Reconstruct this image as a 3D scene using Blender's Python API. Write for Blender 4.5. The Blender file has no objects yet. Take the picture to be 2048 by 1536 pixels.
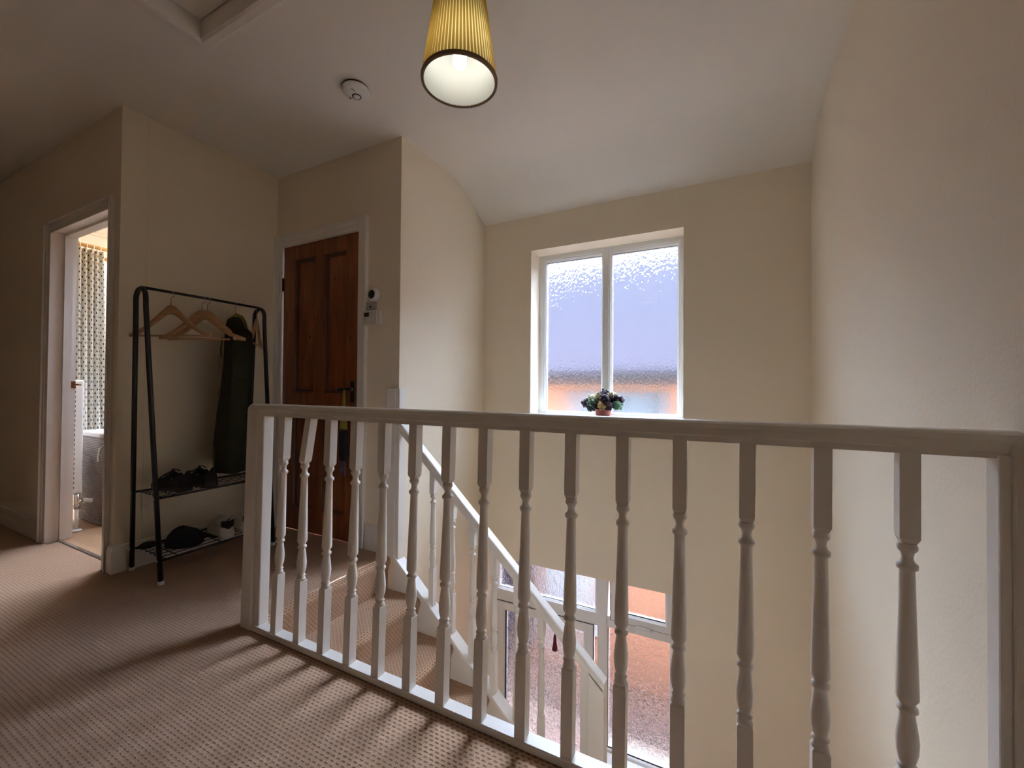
import bpy, bmesh, math, random
from mathutils import Vector, Matrix
random.seed(7)
SC = bpy.context.scene
COL = SC.collection
PI = math.pi

# ------------------------------------------------------------------ helpers
class MB:
    """collects geometry in world coordinates, then becomes ONE mesh object"""
    def __init__(s):
        s.bm = bmesh.new(); s.uv = s.bm.loops.layers.uv.new('UVMap'); s.sm = False
    def face(s, vs, smooth=False, uvs=None):
        try: f = s.bm.faces.new(vs)
        except ValueError: return None
        f.smooth = smooth
        if uvs:
            for l, c in zip(f.loops, uvs): l[s.uv].uv = c
        return f
    def v(s, p): return s.bm.verts.new(p)
    def poly(s, pts, uvs=None): return s.face([s.v(p) for p in pts], False, uvs)
    def box(s, x0, x1, y0, y1, z0, z1, bev=0, seg=2):
        x0, x1 = min(x0, x1), max(x0, x1); y0, y1 = min(y0, y1), max(y0, y1); z0, z1 = min(z0, z1), max(z0, z1)
        return s.hexa([(x0,y0,z0),(x1,y0,z0),(x1,y1,z0),(x0,y1,z0),(x0,y0,z1),(x1,y0,z1),(x1,y1,z1),(x0,y1,z1)], bev, seg)
    def hexa(s, p, bev=0, seg=2):
        vs = [s.v(q) for q in p]
        fs = []
        for i in ((0,3,2,1),(4,5,6,7),(0,1,5,4),(1,2,6,5),(2,3,7,6),(3,0,4,7)):
            fs.append(s.face([vs[k] for k in i]))
        if bev:
            es = list({e for f in fs for e in f.edges})
            r = bmesh.ops.bevel(s.bm, geom=es, offset=bev, segments=seg, profile=.5, affect='EDGES', clamp_overlap=True)
        return vs
    def prism(s, pts, d, bev=0, seg=2, smooth=False):
        """pts: closed 3d polygon; extruded by vector d"""
        d = Vector(d)
        a = [s.v(p) for p in pts]; b = [s.v(Vector(p)+d) for p in pts]
        fs = [s.face(a[::-1]), s.face(b)]
        n = len(pts)
        for i in range(n): fs.append(s.face([a[i], a[(i+1)%n], b[(i+1)%n], b[i]], smooth))
        if bev:
            es = list({e for f in fs if f for e in f.edges})
            bmesh.ops.bevel(s.bm, geom=es, offset=bev, segments=seg, profile=.5, affect='EDGES', clamp_overlap=True)
    def rings(s, rs, caps=True, closed=True, smooth=True, uvs=None):
        """list of rings (lists of points), lofted"""
        R = [[s.v(p) for p in r] for r in rs]
        n = len(R[0])
        for i in range(len(R)-1):
            for j in range(n if closed else n-1):
                k = (j+1) % n
                u = None
                if uvs: u = [uvs[i][j], uvs[i][j+1], uvs[i+1][j+1], uvs[i+1][j]]
                s.face([R[i][j], R[i][k], R[i+1][k], R[i+1][j]], smooth, u)
        if caps:
            s.face(R[0][::-1]); s.face(R[-1])
        return R
    def lathe(s, prof, c=(0,0,0), ax='z', seg=24, caps=True, smooth=True, M=None):
        c = Vector(c); rs = []
        for r, h in prof:
            ring = []
            for i in range(seg):
                a = 2*PI*i/seg
                x, y = r*math.cos(a), r*math.sin(a)
                p = Vector((x,y,h)) if ax == 'z' else (Vector((x,-h,y)) if ax == '-y' else Vector((h,x,y)))
                if M: p = M @ p
                ring.append(c+p)
            rs.append(ring)
        return s.rings(rs, caps, True, smooth)
    def tube(s, path, r, seg=10, caps=True, radii=None):
        path = [Vector(p) for p in path]; rs = []
        up = None
        for i, p in enumerate(path):
            t = (path[min(i+1, len(path)-1)] - path[max(i-1, 0)]).normalized()
            if up is None:
                up = Vector((0,0,1)) if abs(t.z) < .9 else Vector((1,0,0))
            n = (up - t*up.dot(t)).normalized(); up = n
            b = t.cross(n)
            rr = radii[i] if radii else r
            rs.append([p + n*rr*math.cos(2*PI*k/seg) + b*rr*math.sin(2*PI*k/seg) for k in range(seg)])
        s.rings(rs, caps)
    def ico(s, c, r, sub=1, scale=(1,1,1)):
        m = Matrix.Translation(c) @ Matrix.Diagonal((r*scale[0], r*scale[1], r*scale[2], 1))
        g = bmesh.ops.create_icosphere(s.bm, subdivisions=sub, radius=1, matrix=m)
        for f in {f for v in g['verts'] for f in v.link_faces}: f.smooth = True
    def xform(s, M): bmesh.ops.transform(s.bm, matrix=M, verts=s.bm.verts)
    def obj(s, name, mat, parent=None, local=False, label=None):
        bmesh.ops.recalc_face_normals(s.bm, faces=s.bm.faces[:])
        me = bpy.data.meshes.new(name)
        o = bpy.data.objects.new(name, me); COL.objects.link(o)
        if parent is not None:
            o.parent = parent
            if not local:
                r = parent
                off = Vector((0,0,0))
                while r is not None: off += r.location; r = r.parent
                bmesh.ops.translate(s.bm, vec=-off, verts=s.bm.verts)
        s.bm.to_mesh(me); s.bm.free()
        for m in (mat if isinstance(mat, (list, tuple)) else [mat]): me.materials.append(m)
        if label: o['label'] = label
        return o

def tag(o, label, cat, group=None):
    o['label'] = label; o['category'] = cat
    if group: o['group'] = group
    return o
def thing(name, loc, label, cat, group=None, rz=0):
    o = bpy.data.objects.new(name, None); COL.objects.link(o)
    o.empty_display_size = .05
    o.location = loc; o.rotation_euler = (0,0,rz)
    return tag(o, label, cat, group)
def struct(o, label=None, cat=None):
    o['kind'] = 'structure'
    if label: o['label'] = label
    if cat: o['category'] = cat
    return o
def dup(root, loc, rz, label):
    r = root.copy(); COL.objects.link(r); r.location = loc; r.rotation_euler = (0,0,rz); r['label'] = label
    for ch in list(root.children):
        c = ch.copy(); COL.objects.link(c); c.parent = r
        for g in ch.children:
            d = g.copy(); COL.objects.link(d); d.parent = c
    return r

# ------------------------------------------------------------------ materials
def srgb(r, g, b):
    f = lambda c: (c/255/12.92) if c/255 <= .04045 else ((c/255+.055)/1.055)**2.4
    return (f(r), f(g), f(b), 1)
def newmat(name):
    m = bpy.data.materials.new(name); m.use_nodes = True
    nt = m.node_tree; nt.nodes.clear()
    out = nt.nodes.new('ShaderNodeOutputMaterial')
    return m, nt, out
def N(nt, t, **kw):
    n = nt.nodes.new(t)
    for k, v in kw.items():
        if k.startswith('_'): setattr(n, k[1:], v)
        else: n.inputs[k].default_value = v
    return n
def L(nt, a, b): nt.links.new(a, b)
def mat(name, col, rough=.6, var=.06, scale=8, bump=0, bscale=60, metal=0, spec=.5, sheen=0, stretch=None):
    m, nt, out = newmat(name)
    b = N(nt, 'ShaderNodeBsdfPrincipled', Roughness=rough, Metallic=metal)
    b.inputs['Specular IOR Level'].default_value = spec
    if sheen: b.inputs['Sheen Weight'].default_value = sheen
    tc = N(nt, 'ShaderNodeTexCoord')
    src = tc.outputs['Object']
    if stretch:
        mp = N(nt, 'ShaderNodeMapping'); mp.inputs['Scale'].default_value = stretch
        L(nt, src, mp.inputs['Vector']); src = mp.outputs['Vector']
    no = N(nt, 'ShaderNodeTexNoise', Scale=scale, Detail=4)
    L(nt, src, no.inputs['Vector'])
    mx = N(nt, 'ShaderNodeMix', _data_type='RGBA')
    mx.inputs[6].default_value = tuple(max(0, c*(1-var)) for c in col[:3])+(1,)
    mx.inputs[7].default_value = tuple(min(1, c*(1+var)) for c in col[:3])+(1,)
    L(nt, no.outputs['Fac'], mx.inputs[0]); L(nt, mx.outputs[2], b.inputs['Base Color'])
    if bump:
        n2 = N(nt, 'ShaderNodeTexNoise', Scale=bscale, Detail=3)
        L(nt, src, n2.inputs['Vector'])
        bp = N(nt, 'ShaderNodeBump', Strength=bump, Distance=.01)
        L(nt, n2.outputs['Fac'], bp.inputs['Height']); L(nt, bp.outputs['Normal'], b.inputs['Normal'])
    L(nt, b.outputs[0], out.inputs[0])
    return m
def wood(name, c1, c2, axis='z', rough=.45, scale=6, knots=True):
    m, nt, out = newmat(name)
    b = N(nt, 'ShaderNodeBsdfPrincipled', Roughness=rough)
    tc = N(nt, 'ShaderNodeTexCoord'); mp = N(nt, 'ShaderNodeMapping')
    sc = {'z':(1,1,.12),'x':(.12,1,1),'y':(1,.12,1)}[axis]
    mp.inputs['Scale'].default_value = sc
    L(nt, tc.outputs['Object'], mp.inputs['Vector'])
    n1 = N(nt, 'ShaderNodeTexNoise', Scale=scale*4, Detail=5, Distortion=.6)
    L(nt, mp.outputs['Vector'], n1.inputs['Vector'])
    r = N(nt, 'ShaderNodeValToRGB')
    r.color_ramp.elements[0].position = .3; r.color_ramp.elements[0].color = c1
    r.color_ramp.elements[1].position = .7; r.color_ramp.elements[1].color = c2
    L(nt, n1.outputs['Fac'], r.inputs[0])
    last = r.outputs[0]
    if knots:
        vo = N(nt, 'ShaderNodeTexVoronoi', Scale=5.5)
        mp2 = N(nt, 'ShaderNodeMapping'); mp2.inputs['Scale'].default_value = tuple({1:1.5}.get(s, .9) for s in sc)
        L(nt, tc.outputs['Object'], mp2.inputs['Vector']); L(nt, mp2.outputs['Vector'], vo.inputs['Vector'])
        kr = N(nt, 'ShaderNodeMapRange'); kr.inputs[1].default_value = .05; kr.inputs[2].default_value = .10
        L(nt, vo.outputs['Distance'], kr.inputs[0])
        mx = N(nt, 'ShaderNodeMix', _data_type='RGBA')
        mx.inputs[6].default_value = tuple(c*.35 for c in c1[:3])+(1,)
        L(nt, kr.outputs[0], mx.inputs[0]); L(nt, last, mx.inputs[7]); last = mx.outputs[2]
    L(nt, last, b.inputs['Base Color'])
    L(nt, b.outputs[0], out.inputs[0])
    return m
def carpet_mat():
    m, nt, out = newmat('carpet_loop_beige')
    b = N(nt, 'ShaderNodeBsdfPrincipled', Roughness=.95); b.inputs['Specular IOR Level'].default_value = .1
    b.inputs['Sheen Weight'].default_value = .15
    uv = N(nt, 'ShaderNodeUVMap')
    sep = N(nt, 'ShaderNodeSeparateXYZ'); L(nt, uv.outputs[0], sep.inputs[0])
    def M(op, a, bb=None, cc=None):
        n = N(nt, 'ShaderNodeMath', _operation=op)
        for i, x in enumerate((a, bb, cc)):
            if x is None: continue
            if isinstance(x, (int, float)): n.inputs[i].default_value = x
            else: L(nt, x, n.inputs[i])
        return n.outputs[0]
    PU, PV = .0195, .0125
    v = M('DIVIDE', sep.outputs[1], PV); row = M('FLOOR', v)
    off = M('MULTIPLY', M('FLOORED_MODULO', row, 2.0), .5)
    u = M('ADD', M('DIVIDE', sep.outputs[0], PU), off)
    fu = M('SUBTRACT', M('FRACT', u), .5); fv = M('SUBTRACT', M('FRACT', v), .5)
    d = M('SQRT', M('ADD', M('POWER', M('DIVIDE', fu, .33), 2.0), M('POWER', M('DIVIDE', fv, .21), 2.0)))
    no = N(nt, 'ShaderNodeTexNoise', Scale=330, Detail=4); L(nt, uv.outputs[0], no.inputs['Vector'])
    no2 = N(nt, 'ShaderNodeTexNoise', Scale=3.0, Detail=4); L(nt, uv.outputs[0], no2.inputs['Vector'])
    d2 = M('ADD', d, M('MULTIPLY', M('SUBTRACT', no.outputs['Fac'], .5), 1.6))
    mr = N(nt, 'ShaderNodeMapRange', _interpolation_type='SMOOTHSTEP'); mr.inputs[1].default_value = .65; mr.inputs[2].default_value = 1.25
    L(nt, d2, mr.inputs[0])
    base = N(nt, 'ShaderNodeMix', _data_type='RGBA')
    base.inputs[6].default_value = (.33, .19, .112, 1); base.inputs[7].default_value = (.53, .34, .215, 1)
    L(nt, M('ADD', M('MULTIPLY', no.outputs['Fac'], .6), M('MULTIPLY', no2.outputs['Fac'], .4)), base.inputs[0])
    mx = N(nt, 'ShaderNodeMix', _data_type='RGBA'); mx.inputs[6].default_value = (.125, .062, .03, 1)
    wr = N(nt, 'ShaderNodeMapRange', _interpolation_type='SMOOTHSTEP'); wr.inputs[1].default_value = -2.1; wr.inputs[2].default_value = -.7; wr.inputs[3].default_value = .62; wr.inputs[4].default_value = .26
    L(nt, M('ADD', sep.outputs[0], M('MULTIPLY', M('SUBTRACT', no2.outputs['Fac'], .5), 1.6)), wr.inputs[0])
    worn = M('MAXIMUM', mr.outputs[0], wr.outputs[0])      # pile worn flat along the walkway
    L(nt, worn, mx.inputs[0]); L(nt, base.outputs[2], mx.inputs[7])
    L(nt, mx.outputs[2], b.inputs['Base Color'])
    h = M('ADD', mr.outputs[0], M('MULTIPLY', no.outputs['Fac'], .5))
    bp = N(nt, 'ShaderNodeBump', Strength=.6, Distance=.004); L(nt, h, bp.inputs['Height'])
    L(nt, bp.outputs[0], b.inputs['Normal'])
    L(nt, b.outputs[0], out.inputs[0])
    return m
def glass_mat(name, clear=.6, scale=55, strength=.5, tint=(1,1,1,1)):
    m, nt, out = newmat(name)
    tc = N(nt, 'ShaderNodeTexCoord'); mp = N(nt, 'ShaderNodeMapping'); mp.inputs['Scale'].default_value = (1.25,1,.8)
    L(nt, tc.outputs['Object'], mp.inputs['Vector'])
    no = N(nt, 'ShaderNodeTexNoise', Scale=scale, Detail=1.5, Distortion=.8); L(nt, mp.outputs[0], no.inputs['Vector'])
    bp = N(nt, 'ShaderNodeBump', Strength=strength, Distance=.02); L(nt, no.outputs['Fac'], bp.inputs['Height'])
    tr = N(nt, 'ShaderNodeBsdfTransparent', Color=tint)
    rf = N(nt, 'ShaderNodeBsdfRefraction', Roughness=.06, IOR=1.25, Color=tint); L(nt, bp.outputs[0], rf.inputs['Normal'])
    gl = N(nt, 'ShaderNodeBsdfGlossy', Roughness=.03)
    m1 = N(nt, 'ShaderNodeMixShader', Fac=1-clear); L(nt, tr.outputs[0], m1.inputs[1]); L(nt, rf.outputs[0], m1.inputs[2])
    m2 = N(nt, 'ShaderNodeMixShader', Fac=.03); L(nt, m1.outputs[0], m2.inputs[1]); L(nt, gl.outputs[0], m2.inputs[2])
    L(nt, m2.outputs[0], out.inputs[0])
    return m
def emit(name, col, s):
    m, nt, out = newmat(name); e = N(nt, 'ShaderNodeEmission', Color=col, Strength=s); L(nt, e.outputs[0], out.inputs[0]); return m
def brick_mat(name, c1, c2, mortar, scale=1.0):
    m, nt, out = newmat(name)
    b = N(nt, 'ShaderNodeBsdfPrincipled', Roughness=.9)
    tc = N(nt, 'ShaderNodeTexCoord'); mp = N(nt, 'ShaderNodeMapping'); mp.inputs['Rotation'].default_value = (PI/2,0,0)
    L(nt, tc.outputs['Object'], mp.inputs['Vector'])
    br = N(nt, 'ShaderNodeTexBrick', Color1=c1, Color2=c2, Mortar=mortar, Scale=scale)
    br.inputs['Brick Width'].default_value = .225; br.inputs['Row Height'].default_value = .075; br.inputs['Mortar Size'].default_value = .008
    L(nt, mp.outputs[0], br.inputs['Vector']); L(nt, br.outputs['Color'], b.inputs['Base Color'])
    L(nt, b.outputs[0], out.inputs[0]); return m
def tile_mat(name, c, grout, w=.25, h=.25, axis='x', offset=0.0):
    m, nt, out = newmat(name)
    b = N(nt, 'ShaderNodeBsdfPrincipled', Roughness=.25)
    tc = N(nt, 'ShaderNodeTexCoord'); mp = N(nt, 'ShaderNodeMapping')
    mp.inputs['Rotation'].default_value = (0, PI/2, PI/2) if axis == 'x' else ((PI/2,0,0) if axis == 'y' else (0,0,0))
    L(nt, tc.outputs['Object'], mp.inputs['Vector'])
    br = N(nt, 'ShaderNodeTexBrick', Color1=c, Color2=tuple(k*.97 for k in c[:3])+(1,), Mortar=grout, Scale=1)
    br.offset = offset
    br.inputs['Brick Width'].default_value = w; br.inputs['Row Height'].default_value = h; br.inputs['Mortar Size'].default_value = .003
    L(nt, mp.outputs[0], br.inputs['Vector']); L(nt, br.outputs['Color'], b.inputs['Base Color'])
    L(nt, b.outputs[0], out.inputs[0]); return m

CREAM = mat('wall_cream_paint', (.86,.755,.595), .75, .02, 2.5, .12, 90)
CEIL = mat('ceiling_white_paint', (.85,.805,.73), .8, .015, 2, .1, 80)
WHITE = mat('white_gloss_paint', (.82,.765,.70), .38, .025, 9, .06, 30)
UPVC = mat('white_upvc', (.84,.84,.82), .3, .01, 3)
SILL = mat('sill_white', (.85,.84,.82), .35, .02, 5)
CARPET = carpet_mat()
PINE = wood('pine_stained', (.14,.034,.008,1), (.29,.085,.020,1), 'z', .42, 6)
PINED = wood('pine_groove_shade_dirt', (.045,.011,.003,1), (.10,.028,.008,1), 'z', .42, 6, False)  # darker pine: groove shadow and dirt round the panels put into the colour
BLACK = mat('black_metal', (.012,.011,.012), .4, .1, 10)
RUBBER = mat('white_plastic_foot', (.75,.74,.72), .5)
HANGW = wood('hanger_wood', (.42,.22,.095,1), (.55,.31,.15,1), 'x', .4, 8, False)
CHROME = mat('chrome', (.7,.68,.65), .25, .03, 5, metal=1)
DARKM = mat('dark_bronze', (.02,.018,.016), .35, .1, 20, metal=.6)
COAT = mat('coat_olive_cloth', (.024,.023,.013), .9, .25, 14, .3, 400, spec=.2)
LINING = mat('coat_lining_yellow', (.20,.165,.02), .8, .1, 12)
BLKF = mat('black_mesh_fabric', (.010,.010,.012), .85, .3, 60, .4, 300)
BLKR = mat('black_rubber', (.008,.008,.009), .6, .2, 30)
WHTF = mat('white_leather', (.60,.56,.50), .6, .06, 20, .1, 60)
LACEW = mat('white_lace', (.66,.62,.57), .8)
PLAS = mat('white_plastic', (.80,.78,.76), .4, .01, 5)
PLASC = mat('cream_plastic', (.66,.61,.53), .45, .02, 5)
PLASG = mat('grey_plastic', (.42,.39,.385), .4, .03, 6)
LCD = mat('lcd_dark', (.03,.03,.026), .2)
GAP = mat('dark_gap', (.012,.008,.006), .9)
TERRA = mat('terracotta', (.34,.10,.075), .8, .1, 30)
GLASS = glass_mat('textured_glass', .42, 56, .40)
GLASSB = glass_mat('textured_glass_door', .42, 40, .62)
OAK = wood('bath_floor_wood', (.36,.20,.10,1), (.50,.30,.165,1), 'x', .4, 3)
TILE = tile_mat('bath_tile_white', (.82,.81,.80,1), (.55,.53,.50,1), .4, .25, 'x')

# ------------------------------------------------------------------ room dimensions
YW, XS, YD, XL, YB, ZC = 2.908, -1.739, 1.928, -2.910, 1.041, 2.526
XR0, XR1 = .445, .478            # right wall at the window wall / at the balustrade
def xr(y): return XR0 + (XR1-XR0)*(YW-y)/(YW-1.07)
ZG = -2.66
PX0, PY0 = -7.6, -2.3

# floors
m = MB()
def frect(x0, x1, y0, y1, z=0):
    m.poly([(x0,y0,z),(x1,y0,z),(x1,y1,z),(x0,y1,z)], [(x0,y0),(x1,y0),(x1,y1),(x0,y1)])
    m.poly([(x0,y0,z-.22),(x0,y1,z-.22),(x1,y1,z-.22),(x1,y0,z-.22)], [(0,0)]*4)
frect(PX0, XL, PY0, YB); frect(XL, -1.80, PY0, YB); frect(-1.80, xr(PY0), PY0, YB); frect(XL, -1.80, YB, YD+.02); frect(-1.80, xr(YB), YB, 1.06)
frect(-3.80, -3.0, YB, 1.095)
struct(m.obj('floor', CARPET), 'beige loop pile carpet of the landing with small brown dashes', 'floor')
m = MB(); m.box(-5.62, -2.85, 1.095, 2.75, -.1, -.004)
struct(m.obj('floor_bathroom', OAK), 'light wood floor inside the bathroom', 'floor')
m = MB(); m.box(XS-.1, .6, .9, 3.3, ZG-.1, ZG)
struct(m.obj('floor_hall', OAK), 'wood floor of the hall below the stairs', 'floor')
# apron of the landing edge over the stairwell
m = MB(); m.box(-1.80, xr(1.06)-.002, 1.062, 1.10, ZG, -.001)
struct(m.obj('wall_landing_apron', CREAM))

# ceiling with a hole for the loft hatch, bending down to the window wall
HX0, HX1, HY0, HY1 = -2.035, -1.42, .36, .985
m = MB()
xs = [PX0, HX0, HX1, .62]; ys = [PY0, HY0, HY1, 2.46]
for i in range(3):
    for j in range(3):
        if i == 1 and j == 1: continue
        m.poly([(xs[i],ys[j],ZC),(xs[i+1],ys[j],ZC),(xs[i+1],ys[j+1],ZC),(xs[i],ys[j+1],ZC)])
prof = [(2.46,ZC),(2.50,2.5225),(2.54,2.513),(2.59,2.494),(2.64,2.471),(2.69,2.445),(2.75,2.412),(2.82,2.373),(2.908,2.325),(3.0,2.275)]
rs = [[(XS-.05, y, z), (.62, y, z)] for y, z in prof]
m.rings(rs, caps=False, closed=False)
struct(m.obj('ceiling', CEIL), 'white plaster ceiling curving down to the window wall', 'ceiling')
m = MB(); m.box(PX0-.2, .9, PY0-.2, 2.5, 2.74, 2.80); m.box(XS-.2,.9,2.5,3.3,2.74,2.8)
struct(m.obj('ceiling_roof_deck', CEIL))

# window wall
WX0, WX1, WZ0, WZ1 = -1.320, -.236, .797, 2.062
ZU, DX0, DX1 = -.328, -1.715, -.290
YF = 3.07                                    # face of the window frames
m = MB()
YO = 3.20
m.box(XS-.12, WX0, YW, YO, ZU, 2.45); m.box(WX1, .58, YW, YO, ZU, 2.45)
m.box(WX0, WX1, YW, YO, WZ1, 2.45); m.box(WX0, WX1, YW, YO, ZU, WZ0)
m.box(XS-.12, DX0, YW, YO, ZG, ZU); m.box(DX1, .58, YW, YO, ZG, ZU); m.box(-.775, DX1, YW, YO, ZG, -1.655)
struct(m.obj('wall_window', CREAM), 'cream wall with the textured window above the front door', 'wall')
# right wall (slightly splayed)
m = MB()
m.prism([(xr(PY0),PY0,ZG),(.70,PY0,ZG),(.70,YW,ZG),(XR0,YW,ZG)], (0,0,2.62-ZG))
struct(m.obj('wall_right', CREAM), 'cream wall on the right of the stairwell', 'wall')
# stairwell left wall
m = MB(); m.box(XS-.12, XS, YD+.003, YW, ZG, 2.62)
struct(m.obj('wall_stairwell', CREAM), 'bright cream wall beside the stairs', 'wall')
# pine door wall
PDX0, PDX1, PDZ = -2.845, -2.078, 2.012
m = MB()
m.box(XL-.1, PDX0, YD, YD+.10, -.1, 2.62); m.box(PDX1, XS-.0005, YD, YD+.10, -.1, 2.62); m.box(PDX0, PDX1, YD, YD+.10, PDZ, 2.62)
struct(m.obj('wall_landing_far', CREAM), 'cream wall around the pine door', 'wall')
# coat rack wall
m = MB(); m.box(XL-.08, XL, YB+.12, YD, -.1, 2.62)
struct(m.obj('wall_landing_left', CREAM), 'cream wall behind the coat rack', 'wall')
# bathroom front wall with doorway
BX0, BX1, BZ = -3.84, -3.03, 1.985
m = MB()
m.box(PX0, BX0-.02, YB, 1.16, -.1, 2.62); m.box(BX1+.02, XL, YB, 1.16, -.1, 2.62); m.box(BX0-.02, BX1+.02, YB, 1.16, BZ+.02, 2.62)
struct(m.obj('wall_bathroom_front', CREAM), 'cream wall with the bathroom doorway', 'wall')
m = MB(); m.box(PX0-.1, PX0, PY0, YB, -.1, 2.62); struct(m.obj('wall_hall_end', CREAM))
m = MB(); m.box(PX0, .7, PY0-.1, PY0, -.1, 2.62); struct(m.obj('wall_back', CREAM))
# bathroom walls
m = MB(); m.box(-5.72, -5.6, 1.16, 2.85, -.1, 2.62); struct(m.obj('wall_bathroom_back', TILE), 'white tiled wall at the back of the bathroom', 'wall')
m = MB()
m.box(-5.6, -5.15, 2.75, 2.87, -.1, 2.62); m.box(-4.65, -2.85, 2.75, 2.87, -.1, 2.62); m.box(-5.15, -4.65, 2.75, 2.87, -.1, 1.15); m.box(-5.15, -4.65, 2.75, 2.87, 1.75, 2.62)
struct(m.obj('wall_bathroom_side', CREAM))
m = MB(); m.box(-3.02, -2.995, 1.16, 2.75, -.1, 2.62); struct(m.obj('wall_bathroom_right', mat('bath_dark_absorber', (.22,.16,.12), .8)))  # unseen wall, coloured dark to cut light bounced onto the door lining
m = MB(); m.box(XS-.12, .7, .88, .94, ZG, -.23); struct(m.obj('wall_hall_near', CREAM))

# skirting boards
def skirt(name, p0, p1, n, h=.145, t=.018):
    """p0->p1 along the wall, n = direction into the room"""
    p0, p1, n = Vector(p0), Vector(p1), Vector(n)
    pr = [(0,0),(t,0),(t,h-.03),(t*.75,h-.022),(t*.7,h-.008),(t*.3,h),(0,h)]
    mm = MB(); mm.prism([p0+n*a+Vector((0,0,b)) for a, b in pr], p1-p0)
    return struct(mm.obj(name, WHITE))
skirt('baseboard_bathroom', (PX0,YB,0), (-3.896,YB,0), (0,-1,0), .135)
skirt('baseboard_left', (XL,YB-.002,0), (XL,YD,0), (1,0,0))
skirt('baseboard_corner', (-2.955,YB,0), (XL+.018,YB,0), (0,-1,0))
skirt('baseboard_far', (-1.99,YD,0), (-1.815,YD,0), (0,-1,0), .155)
skirt('baseboard_far_corner', (XL+.018,YD,0), (-2.932,YD,0), (0,-1,0)) if False else None

# architraves
def architrave(name, x0, x1, z1, y, w=.078, t=.022):
    """moulded casing round an opening in a wall facing -Y"""
    mm = MB()
    pr = [(0,0),(0,.010),(.012,.013),(.030,.013),(.036,.017),(.056,.018),(.062,t),(.072,t),(w,.016),(w,0)]
    def leg(sx, xe):
        mm.prism([(xe+sx*a, y-b, -.001) for a, b in pr], (0,0,z1+.001+w))
    leg(-1, x0); leg(1, x1)
    mm.prism([(x0, y-b, z1+a) for a, b in pr], (x1-x0,0,0))
    return mm.obj(name, WHITE)
struct(architrave('trim_1', PDX0+.002, PDX1-.002, PDZ-.002, YD), 'white moulded casing round the pine door', 'trim')
# bathroom door lining + casing
m = MB()
m.box(BX0-.02, BX0, YB-.0, 1.16, 0, BZ); m.box(BX1, BX1+.02, YB, 1.16, 0, BZ); m.box(BX0-.02, BX1+.02, YB, 1.16, BZ, BZ+.02)
m.box(BX0, BX0+.014, 1.095, 1.135, 0, BZ); m.box(BX1-.014, BX1, 1.095, 1.135, 0, BZ); m.box(BX0, BX1, 1.095, 1.135, BZ-.014, BZ)
struct(m.obj('trim_2', WHITE), 'white door lining of the bathroom doorway', 'trim')
struct(architrave('trim_3', BX0, BX1, BZ-.01, YB, .056, .026), 'white moulded casing round the bathroom doorway', 'trim')
m = MB(); m.box(BX0+.002, BX1-.002, 1.086, 1.104, -.003, .006, .002)
struct(m.obj('trim_4', CHROME), 'thin metal threshold strip in the bathroom doorway', 'trim')

# ------------------------------------------------------------------ pine door
d1 = bpy.data.objects.new('door_1', None); COL.objects.link(d1); d1.location = (-2.46, YD+.02, 0)
struct(d1, 'closed brown pine panel door on the landing', 'door')
dx0, dx1, dz1 = PDX0+.004, PDX1-.004, PDZ-.005
pan = [(-2.718,-2.512),(-2.416,-2.205)]
pz = [(.165,.80),(.965,1.905)]
m = MB(); yf = YD+.008
for a, b in ((dx0, pan[0][0]), (pan[0][1], pan[1][0]), (pan[1][1], dx1)): m.box(a, b, yf, yf+.04, .006, dz1, .0015, 1)
for a, b in pan:
    for z0, z1 in ((.006,pz[0][0]), (pz[0][1],pz[1][0]), (pz[1][1],dz1)): m.box(a, b, yf, yf+.04, z0, z1, .0015, 1)
m.obj('leaf_frame', PINE, d1)
for a, b in pan:
    for z0, z1 in pz:
        m = MB(); m.box(a-.002, b+.002, yf+.022, yf+.036, z0-.002, z1+.002); pn = m.obj('panel', PINE, d1)
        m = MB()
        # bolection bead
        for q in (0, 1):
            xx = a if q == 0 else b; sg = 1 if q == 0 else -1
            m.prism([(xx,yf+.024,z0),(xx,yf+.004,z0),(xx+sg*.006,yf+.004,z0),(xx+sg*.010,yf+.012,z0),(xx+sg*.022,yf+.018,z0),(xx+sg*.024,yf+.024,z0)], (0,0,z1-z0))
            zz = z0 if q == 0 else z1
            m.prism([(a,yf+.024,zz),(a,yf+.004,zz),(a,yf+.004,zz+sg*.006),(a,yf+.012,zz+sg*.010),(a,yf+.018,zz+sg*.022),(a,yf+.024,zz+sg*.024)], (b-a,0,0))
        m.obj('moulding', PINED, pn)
m = MB(); m.box(-2.152, -2.118, yf-.006, yf, .905, 1.045, .003, 1)
hp = m.obj('handle_plate', DARKM, d1)
m = MB(); m.lathe([(.011,0),(.011,.035)], (-2.135,yf-.005,.992), '-y', 14)
m.tube([(-2.135,yf-.036,.992),(-2.16,yf-.04,.992),(-2.20,yf-.04,.990),(-2.255,yf-.036,.986)], .009, 10, radii=[.011,.010,.009,.008])
m.obj('lever_handle', DARKM, d1)
m = MB(); m.lathe([(.014,0),(.014,.006)], (-2.135,yf-.011,.992), '-y', 16); m.obj('lever_rose', CHROME, d1, label='bright chrome collar of the lever')
for z in (1.74, .25):
    m = MB(); m.box(PDX0-.004, PDX0+.010, yf-.004, yf+.004, z-.045, z+.045); m.lathe([(.006,-.048),(.006,.048)], (PDX0+.002,yf-.006,z), 'z', 10)
    m.obj('hinge', DARKM, d1)
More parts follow.
